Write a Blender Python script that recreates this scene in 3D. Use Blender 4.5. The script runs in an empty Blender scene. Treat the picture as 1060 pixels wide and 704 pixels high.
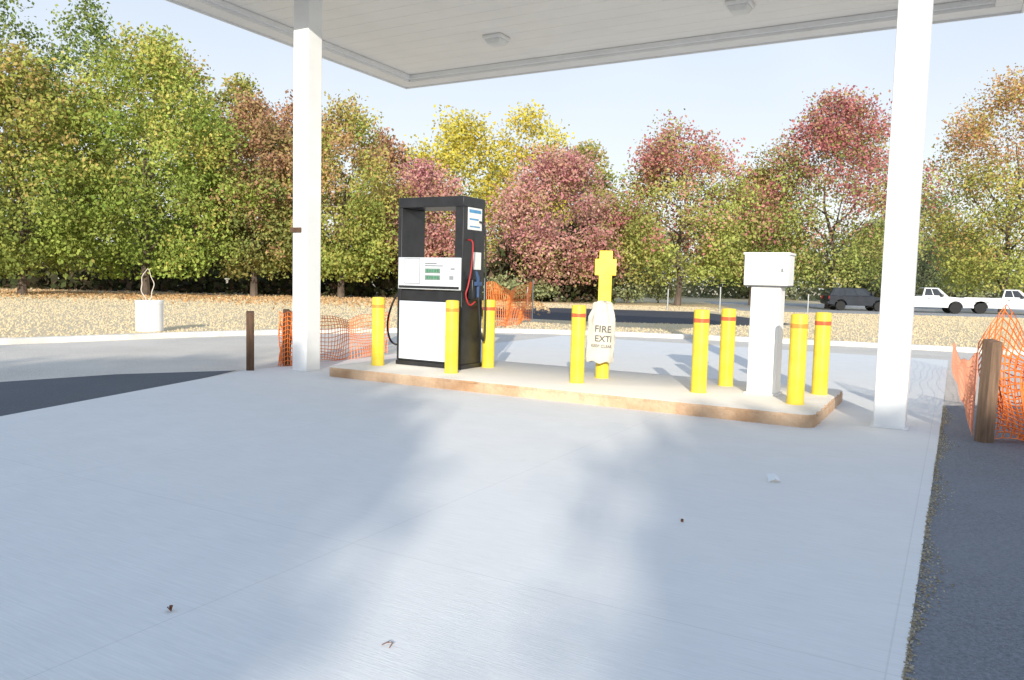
import bpy, bmesh, math, random
import numpy as np
from mathutils import Vector, Matrix
R = math.radians
random.seed(3)
S = bpy.context.scene
C = S.collection

# ------------------------------------------------------------------ camera model
F_PX, H_CAM = 808.0, 1.55
PITCH, ROLL = math.atan((352 - 291) / 808), math.atan(0.025)
Fv = Vector((0, math.cos(PITCH), -math.sin(PITCH)))
R0 = Vector((1, 0, 0)); U0 = Vector((0, math.sin(PITCH), math.cos(PITCH)))
Rv = R0 * math.cos(ROLL) + U0 * math.sin(ROLL)
Uv = -R0 * math.sin(ROLL) + U0 * math.cos(ROLL)
EYE = Vector((0, 0, H_CAM))
cd = bpy.data.cameras.new('camera'); cam = bpy.data.objects.new('camera', cd); C.objects.link(cam)
m = Matrix((Rv, Uv, -Fv)).transposed().to_4x4(); m.translation = EYE
cam.matrix_world = m
cd.sensor_width = 36; cd.lens = F_PX / 1060 * 36; cd.clip_end = 4000; cd.clip_start = 0.05
S.camera = cam

def at(px, py, z=0.0):
    d = Fv * F_PX + Rv * (px - 530) + Uv * (352 - py)
    t = (z - H_CAM) / d.z
    return EYE + d * t

TH = R(29.5)
AU = Vector((math.cos(TH), -math.sin(TH), 0)); AV = Vector((math.sin(TH), math.cos(TH), 0))
def PL(u, v, z=0): return AU * u + AV * v + Vector((0, 0, z))
def UVof(p): return p.dot(AU), p.dot(AV)

# ------------------------------------------------------------------ materials
def newmat(name):
    mt = bpy.data.materials.new(name); mt.use_nodes = True
    nt = mt.node_tree; b = nt.nodes['Principled BSDF']
    return mt, nt, b
def nd(nt, t, **kw):
    n = nt.nodes.new(t)
    for k, v in kw.items(): setattr(n, k, v)
    return n
def mixc(nt, fac, a, b, blend='MIX'):
    n = nd(nt, 'ShaderNodeMix', data_type='RGBA', blend_type=blend)
    for sock, v in ((n.inputs[0], fac), (n.inputs[6], a), (n.inputs[7], b)):
        if hasattr(v, 'is_output'): nt.links.new(v, sock)
        elif isinstance(v, (int, float)): sock.default_value = v
        else: sock.default_value = (*v, 1)
    return n.outputs[2]
def ramp(nt, val, lo, hi):
    n = nd(nt, 'ShaderNodeMapRange'); nt.links.new(val, n.inputs[0])
    n.inputs[1].default_value = lo; n.inputs[2].default_value = hi
    return n.outputs[0]
def noise(nt, vec, scale, detail=4, rough=.55):
    n = nd(nt, 'ShaderNodeTexNoise'); nt.links.new(vec, n.inputs['Vector'])
    n.inputs['Scale'].default_value = scale; n.inputs['Detail'].default_value = detail
    n.inputs['Roughness'].default_value = rough
    return n.outputs['Fac']
def coords(nt, stretch=None):
    tc = nd(nt, 'ShaderNodeTexCoord'); o = tc.outputs['Object']
    if stretch:
        mp = nd(nt, 'ShaderNodeMapping'); mp.inputs['Scale'].default_value = stretch
        nt.links.new(o, mp.inputs['Vector']); o = mp.outputs[0]
    return o
def bump(nt, b, h, dist, strength=1):
    n = nd(nt, 'ShaderNodeBump'); n.inputs['Distance'].default_value = dist
    n.inputs['Strength'].default_value = strength
    nt.links.new(h, n.inputs['Height']); nt.links.new(n.outputs[0], b.inputs['Normal'])
def M_(name, col, rough=.55, var=.12, scale=5, bmp=0.0, metallic=0, stretch=None, col2=None, spec=.4):
    mt, nt, b = newmat(name)
    v = coords(nt, stretch)
    f = ramp(nt, noise(nt, v, scale, 5), .3, .7)
    a = tuple(c * (1 - var) for c in col); z = col2 if col2 else tuple(min(1, c * (1 + var)) for c in col)
    nt.links.new(mixc(nt, f, a, z), b.inputs['Base Color'])
    b.inputs['Roughness'].default_value = rough; b.inputs['Metallic'].default_value = metallic
    b.inputs['Specular IOR Level'].default_value = spec
    if bmp: bump(nt, b, noise(nt, v, scale * 12, 4), bmp)
    return mt
def concrete(name, base, dark, joints=True, streak=(1, 1, 1)):
    mt, nt, b = newmat(name)
    v = coords(nt)
    big = ramp(nt, noise(nt, v, .35, 4), .3, .7)
    mid = ramp(nt, noise(nt, v, 2.3, 6, .65), .3, .72)
    vs = coords(nt, (1.2, 26, 1))
    br = ramp(nt, noise(nt, vs, 3.2, 3), .25, .75)
    c = mixc(nt, big, dark, base)
    d2 = tuple(x * .9 for x in base)
    c = mixc(nt, mid, d2, c)
    c = mixc(nt, .4, c, mixc(nt, br, tuple(x * .82 for x in base), tuple(min(.97, x * 1.08) for x in base)))
    spots = ramp(nt, noise(nt, v, 9, 2), .68, .78)
    c = mixc(nt, spots, c, tuple(x * .9 for x in base))
    if joints:
        sep = nd(nt, 'ShaderNodeSeparateXYZ'); nt.links.new(v, sep.inputs[0])
        masks = []
        for o, per, off in ((sep.outputs[0], 2.8, .16), (sep.outputs[1], 4.6, 1.2)):
            a = nd(nt, 'ShaderNodeMath', operation='ADD'); nt.links.new(o, a.inputs[0]); a.inputs[1].default_value = off + per * 50
            mo = nd(nt, 'ShaderNodeMath', operation='MODULO'); nt.links.new(a.outputs[0], mo.inputs[0]); mo.inputs[1].default_value = per
            l = nd(nt, 'ShaderNodeMath', operation='LESS_THAN'); nt.links.new(mo.outputs[0], l.inputs[0]); l.inputs[1].default_value = .008
            masks.append(l.outputs[0])
        mx = nd(nt, 'ShaderNodeMath', operation='MAXIMUM'); nt.links.new(masks[0], mx.inputs[0]); nt.links.new(masks[1], mx.inputs[1])
        ml = nd(nt, 'ShaderNodeMath', operation='MULTIPLY'); nt.links.new(mx.outputs[0], ml.inputs[0]); ml.inputs[1].default_value = .2
        c = mixc(nt, ml.outputs[0], c, tuple(x * .45 for x in base))
    nt.links.new(c, b.inputs['Base Color'])
    b.inputs['Roughness'].default_value = .8; b.inputs['Specular IOR Level'].default_value = .25
    bump(nt, b, noise(nt, coords(nt, (6, 160, 20)), 2.0, 3), .0025)
    return mt
def asphalt(name, col):
    mt, nt, b = newmat(name)
    v = coords(nt)
    g = ramp(nt, noise(nt, v, 60, 3, .7), .3, .75)
    p = ramp(nt, noise(nt, v, .5, 5), .3, .7)
    c = mixc(nt, g, tuple(x * .65 for x in col), tuple(x * 1.45 for x in col))
    c = mixc(nt, p, c, mixc(nt, .5, c, tuple(x * 1.4 for x in col)))
    sp = ramp(nt, noise(nt, v, 140, 1), .7, .78)
    c = mixc(nt, sp, c, tuple(min(.6, x * 3) for x in col))
    nt.links.new(c, b.inputs['Base Color']); b.inputs['Roughness'].default_value = .85
    b.inputs['Specular IOR Level'].default_value = .25
    bump(nt, b, noise(nt, v, 90, 3, .7), .006)
    return mt
def straw(name):
    mt, nt, b = newmat(name)
    v = coords(nt)
    a = ramp(nt, noise(nt, v, .12, 5), .35, .65)
    f = ramp(nt, noise(nt, v, 1.3, 6, .7), .3, .7)
    g = ramp(nt, noise(nt, v, 14, 4, .7), .3, .7)
    c = mixc(nt, f, (.72, .56, .35), (.84, .69, .46))
    c = mixc(nt, a, mixc(nt, .25, c, (.54, .47, .25)), c)
    c = mixc(nt, g, mixc(nt, .15, c, (.48, .33, .17)), c)
    nt.links.new(c, b.inputs['Base Color']); b.inputs['Roughness'].default_value = .95
    b.inputs['Specular IOR Level'].default_value = .1
    bump(nt, b, noise(nt, v, 25, 4, .7), .03, .5)
    return mt
def leafmat(name='foliage', warm=.3):
    mt = bpy.data.materials.new(name); mt.use_nodes = True; nt = mt.node_tree; nt.nodes.clear()
    out = nd(nt, 'ShaderNodeOutputMaterial'); at_ = nd(nt, 'ShaderNodeAttribute', attribute_name='Col')
    d = nd(nt, 'ShaderNodeBsdfDiffuse'); t = nd(nt, 'ShaderNodeBsdfTranslucent'); mx = nd(nt, 'ShaderNodeMixShader')
    col = at_.outputs['Color']
    nt.links.new(col, d.inputs[0]); nt.links.new(col, t.inputs[0])
    mx.inputs[0].default_value = warm
    nt.links.new(d.outputs[0], mx.inputs[1]); nt.links.new(t.outputs[0], mx.inputs[2]); nt.links.new(mx.outputs[0], out.inputs[0])
    return mt

MT = dict(
    pad=concrete('pale_concrete', (.88, .85, .80), (.81, .785, .75)),
    island=concrete('island_concrete', (.86, .79, .69), (.78, .715, .63), joints=False),
    edge=M_('stained_edge', (.56, .33, .18), .9, .18, 1.8, .02, col2=(.80, .58, .39)),
    kerb=M_('kerb_concrete', (.76, .72, .65), .85, .2, 3, .004),
    drive=asphalt('old_asphalt', (.64, .575, .49)),
    asphalt=asphalt('fresh_asphalt', (.12, .125, .135)),
    road=asphalt('road_asphalt', (.19, .197, .21)),
    lot=asphalt('lot_asphalt', (.38, .375, .37)),
    shadow_tone=asphalt('painted_shadow_strip', (.07, .07, .075)),  # near-black tone for the painted canopy shadow
    straw=straw('straw_grass'),
    leaf=leafmat(),
    bark=M_('bark', (.12, .09, .07), .9, .4, 6, .02, stretch=(1, 1, .25)),
    white=M_('white_paint', (.87, .865, .85), .45, .04, 3),
    soffit=M_('soffit_white', (.92, .885, .82), .5, .03, 1.2),
    fascia=M_('fascia_white', (.86, .845, .815), .4, .05, 1.5),
    seam=M_('seam_grey', (.60, .57, .53), .7, .1, 3),
    yellow=M_('yellow_paint', (.84, .61, .035), .45, .1, 5, col2=(.88, .70, .08)),
    band=M_('red_reflective_band', (.66, .14, .05), .35, .2, 18),
    paleband=M_('faded_orange_band', (.76, .32, .05), .4, .15, 18),
    black=M_('black_enamel', (.022, .022, .024), .35, .3, 5),
    rubber=M_('black_rubber', (.02, .02, .02), .6, .3, 10),
    panel=M_('light_grey_panel', (.68, .70, .72), .4, .05, 4),
    door=M_('white_enamel_door', (.68, .73, .81), .4, .05, 2),
    screen=M_('grey_green_display', (.20, .27, .22), .25, .15, 12),
    green=M_('green_display', (.06, .22, .12), .3, .3, 30),
    paper=M_('white_paper', (.86, .86, .84), .8, .03, 8),
    ink=M_('grey_ink', (.12, .12, .13), .8, .2, 20),
    softink=M_('faded_ink', (.14, .135, .13), .9, .3, 25),
    midgrey=M_('mid_grey_plastic', (.30, .31, .33), .5, .1, 10),
    blue=M_('blue_print', (.10, .32, .56), .5, .15, 14),
    nozzle=M_('blue_nozzle_grip', (.05, .09, .19), .5, .15, 14),
    redhose=M_('red_hose', (.42, .03, .03), .5, .2, 10),
    steel=M_('steel', (.45, .45, .45), .35, .15, 10, metallic=.8),
    wood=M_('weathered_post', (.13, .075, .045), .85, .35, 4, .01, stretch=(6, 6, .6)),
    wood2=M_('brown_wood_post', (.24, .15, .095), .85, .35, 4, .01, stretch=(6, 6, .6)),
    orange=M_('orange_plastic', (.94, .26, .06), .5, .15, 6),
    faded=M_('faded_orange_plastic', (.85, .36, .22), .6, .15, 6),
    cloth=M_('cream_cloth', (.67, .62, .53), .95, .10, 6, .008),
    soil=M_('soil', (.07, .05, .035), .95, .3, 10, .02),
    twig=M_('pale_twig', (.72, .62, .52), .8, .15, 8),
    lens=M_('frosted_lens', (.80, .79, .75), .3, .05, 6),
    carwhite=M_('white_car_paint', (.76, .77, .78), .25, .03, 2),
    cardark=M_('dark_car_paint', (.025, .03, .04), .2, .2, 2),
    glass=M_('car_glass', (.03, .035, .04), .08, .2, 3, spec=.8),
    tyre=M_('tyre', (.02, .02, .02), .8, .2, 10),
    rim=M_('wheel_rim', (.5, .5, .52), .3, .1, 8, metallic=.6),
    redlamp=M_('red_lamp', (.4, .02, .02), .2, .1, 8),
    galv=M_('galvanised', (.42, .43, .43), .5, .15, 8, metallic=.3),
    deadleaf=M_('dead_leaf', (.22, .09, .04), .9, .3, 20),
)

# ------------------------------------------------------------------ mesh helpers
class MB:
    def __init__(s): s.v = []; s.f = []
    def add(s, vs, fs):
        o = len(s.v); s.v += [tuple(v) for v in vs]; s.f += [tuple(i + o for i in f) for f in fs]; return s
    def box(s, x0, x1, y0, y1, z0, z1):
        return s.add([(x0, y0, z0), (x1, y0, z0), (x1, y1, z0), (x0, y1, z0), (x0, y0, z1), (x1, y0, z1), (x1, y1, z1), (x0, y1, z1)],
                     [(0, 3, 2, 1), (4, 5, 6, 7), (0, 1, 5, 4), (1, 2, 6, 5), (2, 3, 7, 6), (3, 0, 4, 7)])
    def loft(s, a, b):
        n = len(a)
        return s.add(list(a) + list(b), [tuple(range(n - 1, -1, -1)), tuple(range(n, 2 * n))] + [(i, (i + 1) % n, n + (i + 1) % n, n + i) for i in range(n)])
    def prism(s, poly, z0, z1):
        return s.loft([(p[0], p[1], z0) for p in poly], [(p[0], p[1], z1) for p in poly])
    def sideprism(s, poly, y0, y1):      # polygon in x,z extruded along y
        return s.loft([(p[0], y0, p[1]) for p in poly], [(p[0], y1, p[1]) for p in poly])
    def lathe(s, prof, n=24, c=(0, 0), axis='z'):
        vs = []; fs = []
        for r, z in prof:
            for k in range(n):
                a = 2 * math.pi * k / n
                if axis == 'z': vs.append((c[0] + r * math.cos(a), c[1] + r * math.sin(a), z))
                else: vs.append((c[0] + r * math.cos(a), z, c[1] + r * math.sin(a)))
        for i in range(len(prof) - 1):
            for k in range(n):
                fs.append((i * n + k, i * n + (k + 1) % n, (i + 1) * n + (k + 1) % n, (i + 1) * n + k))
        fs.append(tuple(range(n - 1, -1, -1))); fs.append(tuple((len(prof) - 1) * n + k for k in range(n)))
        return s.add(vs, fs)
    def tube(s, path, rad, n=8):
        P = [Vector(p) for p in path]; L = len(P)
        rs = rad if isinstance(rad, (list, tuple)) else [rad] * L
        vs = []; fs = []; ref = None
        for i in range(L):
            t = (P[min(i + 1, L - 1)] - P[max(i - 1, 0)]).normalized()
            if ref is None: ref = t.orthogonal().normalized()
            ref = (ref - t * ref.dot(t))
            ref = ref.normalized() if ref.length > 1e-6 else t.orthogonal().normalized()
            b = t.cross(ref)
            for k in range(n):
                a = 2 * math.pi * k / n
                vs.append(P[i] + (ref * math.cos(a) + b * math.sin(a)) * rs[i])
        for i in range(L - 1):
            for k in range(n):
                fs.append((i * n + k, i * n + (k + 1) % n, (i + 1) * n + (k + 1) % n, (i + 1) * n + k))
        fs.append(tuple(range(n - 1, -1, -1))); fs.append(tuple((L - 1) * n + k for k in range(n)))
        return s.add(vs, fs)
    def build(s, name, mat, parent=None, bevel=0, smooth=True, fix=True):
        me = bpy.data.meshes.new(name); me.from_pydata(s.v, [], s.f)
        if fix:
            bm = bmesh.new(); bm.from_mesh(me); bmesh.ops.recalc_face_normals(bm, faces=bm.faces); bm.to_mesh(me); bm.free()
        me.materials.append(mat)
        if smooth:
            me.polygons.foreach_set('use_smooth', [True] * len(me.polygons)); me.set_sharp_from_angle(angle=R(38))
        o = bpy.data.objects.new(name, me); C.objects.link(o); o.parent = parent
        if bevel:
            b = o.modifiers.new('bevel', 'BEVEL'); b.width = bevel; b.segments = 2; b.limit_method = 'ANGLE'
        return o
def empty(name, label, cat, loc=(0, 0, 0), rz=0, group=None):
    o = bpy.data.objects.new(name, None); C.objects.link(o); o.location = loc; o.rotation_euler = (0, 0, rz)
    o['label'] = label; o['category'] = cat
    if group: o['group'] = group
    return o
def tag(o, label, cat, group=None):
    o['label'] = label; o['category'] = cat
    if group: o['group'] = group
    return o
def dup(root, loc, label):
    r = root.copy(); C.objects.link(r); r.location = loc; r['label'] = label
    for ch in list(root.children):
        c = ch.copy(); C.objects.link(c); c.parent = r
        for g in list(ch.children):
            d = g.copy(); C.objects.link(d); d.parent = c
    return r
def sheet(name, poly, z, mat, rz=None, kind='structure'):
    me = bpy.data.meshes.new(name); me.from_pydata([(p[0], p[1], z) for p in poly], [], [tuple(range(len(poly)))])
    bm = bmesh.new(); bm.from_mesh(me)
    bmesh.ops.recalc_face_normals(bm, faces=bm.faces)
    for f in bm.faces:
        if f.normal.z < 0: f.normal_flip()
    bm.to_mesh(me); bm.free()
    me.materials.append(mat)
    o = bpy.data.objects.new(name, me); C.objects.link(o); o['kind'] = kind
    if rz is not None: o.rotation_euler.z = rz
    return o
def lettering(body, size, mat, parent, fn, name='lettering'):
    cu = bpy.data.curves.new('t', 'FONT'); cu.body = body; cu.size = size; cu.align_x = 'CENTER'; cu.resolution_u = 3; cu.offset = .012 * size
    t = bpy.data.objects.new('t', cu); C.objects.link(t)
    me = bpy.data.meshes.new_from_object(t); bpy.data.objects.remove(t)
    for v in me.vertices: v.co = Vector(fn(v.co.x, v.co.y))
    me.materials.clear(); me.materials.append(mat); me.name = name
    o = bpy.data.objects.new(name, me); C.objects.link(o); o.parent = parent
    return o

# ------------------------------------------------------------------ setting: ground
sheet('ground', [(-1500, -1500), (1500, -1500), (1500, 1500), (-1500, 1500)], 0, MT['straw'])
KP = [(-60, -20), (-30, 0), (-14, 12.2), (-10.3, 15.8), (-6.9, 19.6), (-3, 22.3), (.86, 23.3), (6, 22.3), (11.7, 20.2), (17, 17), (26, 9), (60, -20)]
def catmull(P, n=8):
    out = []
    for i in range(len(P) - 1):
        p0 = Vector(P[max(i - 1, 0)]); p1 = Vector(P[i]); p2 = Vector(P[i + 1]); p3 = Vector(P[min(i + 2, len(P) - 1)])
        for k in range(n):
            t = k / n
            out.append(.5 * ((2 * p1) + (p2 - p0) * t + (2 * p0 - 5 * p1 + 4 * p2 - p3) * t * t + (3 * p1 - p0 - 3 * p2 + p3) * t ** 3))
    out.append(Vector(P[-1])); return out
KC = catmull(KP)
kx = np.array([p.x for p in KC]); ky = np.array([p.y for p in KC])
sheet('driveway', [(p.x, p.y) for p in KC] + [(60, -80), (-60, -80)], .004, MT['drive'])
kb = MB()
for i in range(len(KC) - 1):
    a, b = KC[i], KC[i + 1]
    def off(i):
        t = (KC[min(i + 1, len(KC) - 1)] - KC[max(i - 1, 0)]).normalized(); return Vector((-t.y, t.x))
    na, nb = off(i) * .16, off(i + 1) * .16
    kb.add([(a.x, a.y, 0), (a.x, a.y, .11), (a.x + na.x * .2, a.y + na.y * .2, .13), (a.x + na.x, a.y + na.y, .13), (a.x + na.x, a.y + na.y, 0),
            (b.x, b.y, 0), (b.x, b.y, .11), (b.x + nb.x * .2, b.y + nb.y * .2, .13), (b.x + nb.x, b.y + nb.y, .13), (b.x + nb.x, b.y + nb.y, 0)],
           [(0, 5, 6, 1), (1, 6, 7, 2), (2, 7, 8, 3), (3, 8, 9, 4)])
k = kb.build('kerb', MT['kerb'], smooth=False, fix=False); k['kind'] = 'structure'
pa = at(245, 384); pb = at(0, 433); pc = at(0, 396); pm = at(120, 388)
sheet('asphalt_strip', [(pa.x, pa.y), (pb.x + .3, pb.y), (-6.3, 2), (-7.7, -8), (-24, -8), (-12.5, 6.5), (pc.x, pc.y), (pm.x, pm.y)], .008, MT['asphalt'])
# right edge of the slab
ua, va = UVof(at(974, 441)); ub, vb = UVof(at(935, 704))
def edge_u(v): return ua + (ub - ua) * (v - va) / (vb - va) if v < va else ua
e0 = PL(edge_u(-12) - .1, -12); e1 = PL(ua - .1, va); e2_ = PL(ua - .1, 12.0)
sheet('asphalt_road', [(e0.x, e0.y), (e1.x, e1.y), (e2_.x, e2_.y), (10, 11.2), (22, 7), (30, -14)], .008, MT['road'])
sheet('concrete_pad', [(edge_u(-12), -12), (ua, va), (ua, 20.2), (-9.84, 20.3), (-9.84, 8.7), (-8.6, 4.44), (-6.7, -1.5), (-3, -10.9)], .012, MT['pad'], rz=-TH)
sheet('parking_lot', [(15, 51), (70, 48), (90, 78), (19, 78)], .004, MT['lot'])
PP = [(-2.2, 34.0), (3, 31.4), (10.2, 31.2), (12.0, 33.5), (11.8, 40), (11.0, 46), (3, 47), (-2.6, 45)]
sheet('painted_canopy_shadow', PP, .004, MT['shadow_tone'])  # dark sheet painting the canopy's cast shadow onto the grass
def in_shadow_strip(x, y): return (x > -2.9) & (x < 12.1) & (y > 31.2) & (y < 47)

# ------------------------------------------------------------------ island
def rc(x0, x1, y0, y1, r, n=5):
    out = []
    for cx, cy, a0 in ((x1 - r, y0 + r, -90), (x1 - r, y1 - r, 0), (x0 + r, y1 - r, 90), (x0 + r, y0 + r, 180)):
        for k in range(n + 1):
            a = R(a0 + 90 * k / n); out.append((cx + r * math.cos(a), cy + r * math.sin(a)))
    return out
IZ = .165
isl = empty('pump_island', 'long low concrete pump island with rust stained edge carrying the fuel pump', 'island', (0, 0, 0), -TH)
IU0, IU1, IV0, IV1 = -8.42, -1.27, 9.03, 11.65
def ragged(poly, step, amp, seed):
    rg = random.Random(seed); out = []
    for i in range(len(poly)):
        a = Vector(poly[i]); b = Vector(poly[(i + 1) % len(poly)]); L = (b - a).length; n_ = max(1, int(L / step))
        d = (b - a).normalized(); nr = Vector((d.y, -d.x))
        for k_ in range(n_):
            o_ = 0 if L < step * 2 else rg.uniform(-1, .25) * amp * (2.2 if rg.random() < .12 else 1)
            out.append(a.lerp(b, k_ / n_) + nr * o_)
    return out
eo = ragged(rc(IU0, IU1, IV0, IV1, .16), .07, .009, 4)
MB().prism([(p.x, p.y) for p in eo], 0, IZ - .04).build('edge_band', MT['edge'], isl, smooth=False)
so_ = ragged(rc(IU0 + .004, IU1 - .004, IV0 + .004, IV1 - .004, .16), .09, .020, 9)
MB().loft([(p.x, p.y, IZ - .045) for p in so_], [(p.x, p.y, IZ - .009) for p in so_]).build('slab_lip', MT['edge'], isl, smooth=False)
cen = Vector(((IU0 + IU1) / 2, (IV0 + IV1) / 2))
def shrink(p, d): return (p.x + d * (1 if p.x < cen.x else -1) * (1 if abs(p.x - cen.x) > (IU1 - IU0) / 2 - .3 else 0), p.y + d * (1 if p.y < cen.y else -1))
MB().loft([(p.x, p.y, IZ - .0085) for p in so_], [(*shrink(p, .012), IZ) for p in so_]).build('slab', MT['island'], isl)

# ------------------------------------------------------------------ canopy
ZC = 5.9
U_L, U_R, V_N, V_F = -11.2, .62, 7.85, 14.6
can = empty('fuel_canopy', 'big flat white canopy roof over the pump island on two columns', 'canopy', (0, 0, ZC), -TH)
w = .36
fb = MB()
fb.box(U_L, U_R, V_F - w, V_F, 0, .95); fb.box(U_L, U_R, V_N, V_N + w, 0, .95)
fb.box(U_L, U_L + w, V_N + w, V_F - w, 0, .95); fb.box(U_R - w, U_R, V_N + w, V_F - w, 0, .95)
fb.build('fascia', MT['fascia'], can, bevel=.008)
tr = MB()
tr.box(U_L - .03, U_R + .03, V_F, V_F + .03, -.03, .09); tr.box(U_L - .03, U_R + .03, V_N - .03, V_N, -.03, .09)
tr.box(U_L - .03, U_L, V_N, V_F, -.03, .09); tr.box(U_R, U_R + .03, V_N, V_F, -.03, .09)
tr.build('drip_trim', MT['white'], can, bevel=.004)
sp = MB(); n = 15; y0 = V_N + w; dy = (V_F - V_N - 2 * w) / n
for i in range(n): sp.box(U_L + w, U_R - w, y0 + i * dy + .003, y0 + (i + 1) * dy - .003, .14, .16)
sp.build('soffit', MT['soffit'], can, bevel=.002)
MB().box(U_L + w, U_R - w, V_N + w, V_F - w, .1615, .26).build('deck', MT['seam'], can)
gb = MB(); gb.box(U_L + w, U_R - w, V_F - w - .07, V_F - w, .05, .135); gb.box(U_L + w, U_L + w + .07, V_N + w, V_F - w - .07, .05, .135)
gb.build('angle_trim', MT['white'], can, bevel=.004)

def column(px, py, label, extra=False):
    p = at(px, py, .012)
    t = empty('canopy_column', label, 'column', (p.x, p.y, .012), -TH, 'white canopy columns')
    s = .158 if extra else .165; top = ZC + .139 - .012
    MB().box(-s, s, -s, s, 0, top).build('shaft', MT['white'], t, bevel=.012)
    bp = MB().box(-s - .03, s + .03, -s - .03, s + .03, 0, .014); bp.build('base_plate', MT['fascia'], t, bevel=.004)
    MB().box(-s - .03, s + .03, -s - .03, s + .03, top - .05, top).build('top_collar', MT['white'], t, bevel=.004)
    if extra:
        MB().box(-s - .03, -s + .2, -s - .03, -s - .001, 2.23, 2.31).build('bracket', MT['wood'], t, bevel=.004)
    return t
column(317, 383, 'white square canopy column left of the fuel pump with small brown bracket', True)
column(921, 441, 'white square canopy column at the right end of the pump island')

for px, py, lab in ((514, 38, 'square canopy light on the ceiling above the fuel pump'), (766, 3, 'square canopy light at the top edge right of the ceiling')):
    p = at(px, py, ZC + .14)
    t = empty('canopy_light', lab, 'light', (p.x, p.y, ZC + .139), -TH, 'square lights under the canopy')
    MB().box(-.2, .2, -.2, .2, -.07, 0).build('housing', MT['fascia'], t, bevel=.02)
    a = [(-.17, -.17, -.072), (.17, -.17, -.072), (.17, .17, -.072), (-.17, .17, -.072)]
    MB().loft(a, [(x * .7, y * .7, -.15) for x, y, _ in a]).build('lens', MT['lens'], t, bevel=.01)

# ------------------------------------------------------------------ bollards
def bollard(loc, label):
    t = empty('bollard', label, 'bollard', loc, 0, 'yellow bollards on the pump island')
    prof = [(.106, 0), (.106, .008), (.1, .012), (.1, 1.055), (.098, 1.068), (.09, 1.077), (.06, 1.082), (.02, 1.084)]
    MB().lathe(prof, 28).build('post', MT['yellow'], t)
    MB().lathe([(.1, .910), (.1022, .911), (.1022, .964), (.1, .965)], 28).build('reflective_band', MT['band'], t)
    return t
BL = [(391, 378, 'yellow bollard at the left side of the fuel pump', 1),
      (467, 386, 'yellow bollard standing in front of the fuel pump', 1),
      (505, 380, 'yellow bollard behind the right side of the fuel pump', 0),
      (597, 396, 'yellow bollard just left of the covered fire extinguisher', 0),
      (723, 406, 'yellow bollard left of the white pedestal, nearer of that pair', 0),
      (751, 399, 'yellow bollard left of the white pedestal, farther of that pair', 0),
      (823, 418, 'thick yellow bollard right of the white pedestal, nearest of all', 1),
      (848, 408, 'rightmost yellow bollard, behind the nearest bollard', 0)]
b0 = None
for px, py, lab, pale in BL:
    p = at(px, py, IZ)
    if b0 is None: b0 = bo = bollard(p, lab)
    else: bo = dup(b0, p, lab)
    for c_ in bo.children:
        if c_.name.startswith('reflective_band'):
            c_.material_slots[0].link = 'OBJECT'; c_.material_slots[0].material = MT['paleband' if pale else 'band']

# ------------------------------------------------------------------ extinguisher post and covered extinguisher
p = at(623, 391, IZ)
t = empty('extinguisher_post', 'yellow post with flat yellow cross at its top behind the cloth cover', 'post', p, R(-4))
MB().lathe([(.106, 0), (.106, .008), (.1, .012), (.1, 1.1), (.09, 1.115)], 28).build('post', MT['yellow'], t)
cr = MB()
cr.sideprism([(-.095, 1.1), (.095, 1.1), (.095, 1.50), (.155, 1.50), (.155, 1.74), (.095, 1.74), (.095, 1.86), (-.095, 1.86), (-.095, 1.74), (-.155, 1.74), (-.155, 1.50), (-.095, 1.50)], -.045, .045)
cr.build('cross_head', MT['yellow'], t, bevel=.008)
MB().box(-.07, .07, -.16, -.09, .98, 1.05).build('hook', MT['steel'], t, bevel=.005)
bag = empty('fire_extinguisher', 'fire extinguisher under a cream cloth cover lettered FIRE hanging on the yellow post', 'fire extinguisher', (p.x - .085, p.y - .15, p.z), R(-2))
bag.rotation_euler.y = R(3)
vs = []; fs = []; NA = 56
prof_ = [(.25, .170), (.265, .184), (.30, .188), (.35, .190), (.42, .190), (.5, .190), (.58, .189), (.66, .189), (.74, .187), (.82, .183), (.89, .174), (.95, .158), (1.0, .14), (1.04, .128), (1.08, .125), (1.11, .105), (1.125, .04)]
for i, (z, r) in enumerate(prof_):
    for kk in range(NA):
        a = 2 * math.pi * kk / NA
        front = max(0, -math.sin(a))
        amp = .013 * (1 - .78 * front) if z < .85 else .022
        rr = r + amp * math.sin(a * 7 + z * 5) + .006 * math.sin(a * 13 - z * 17) * (1 - .75 * front)
        vs.append((rr * math.cos(a) * 1.03, rr * .72 * math.sin(a), z + (.016 * math.sin(a * 5) if z < .3 else 0) + (.015 * math.sin(a * 2) if z > 1 else 0)))
nr = len(prof_)
for i in range(nr - 1):
    for kk in range(NA): fs.append((i * NA + kk, i * NA + (kk + 1) % NA, (i + 1) * NA + (kk + 1) % NA, (i + 1) * NA + kk))
fs.append(tuple((nr - 1) * NA + kk for kk in range(NA)))
mb = MB(); mb.add(vs, fs); mb.build('cloth_cover', MT['cloth'], bag)
MB().lathe([(.07, .30), (.085, .32), (.085, .80), (.06, .86), (.03, .9), (.03, .96)], 20).build('cylinder', MT['redhose'], bag)
def wrap(zc, dx=.012):
    def fn(x, y):
        a = (x + dx) / .195
        return (.203 * math.sin(a), -.72 * .203 * math.cos(a) - .006, zc + y)
    return fn
lettering('FIRE', .135, MT['softink'], bag, wrap(.69)); lettering('EXTI', .125, MT['softink'], bag, wrap(.555, .03)); lettering('KEEP CLEAR', .058, MT['softink'], bag, wrap(.47))

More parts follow.
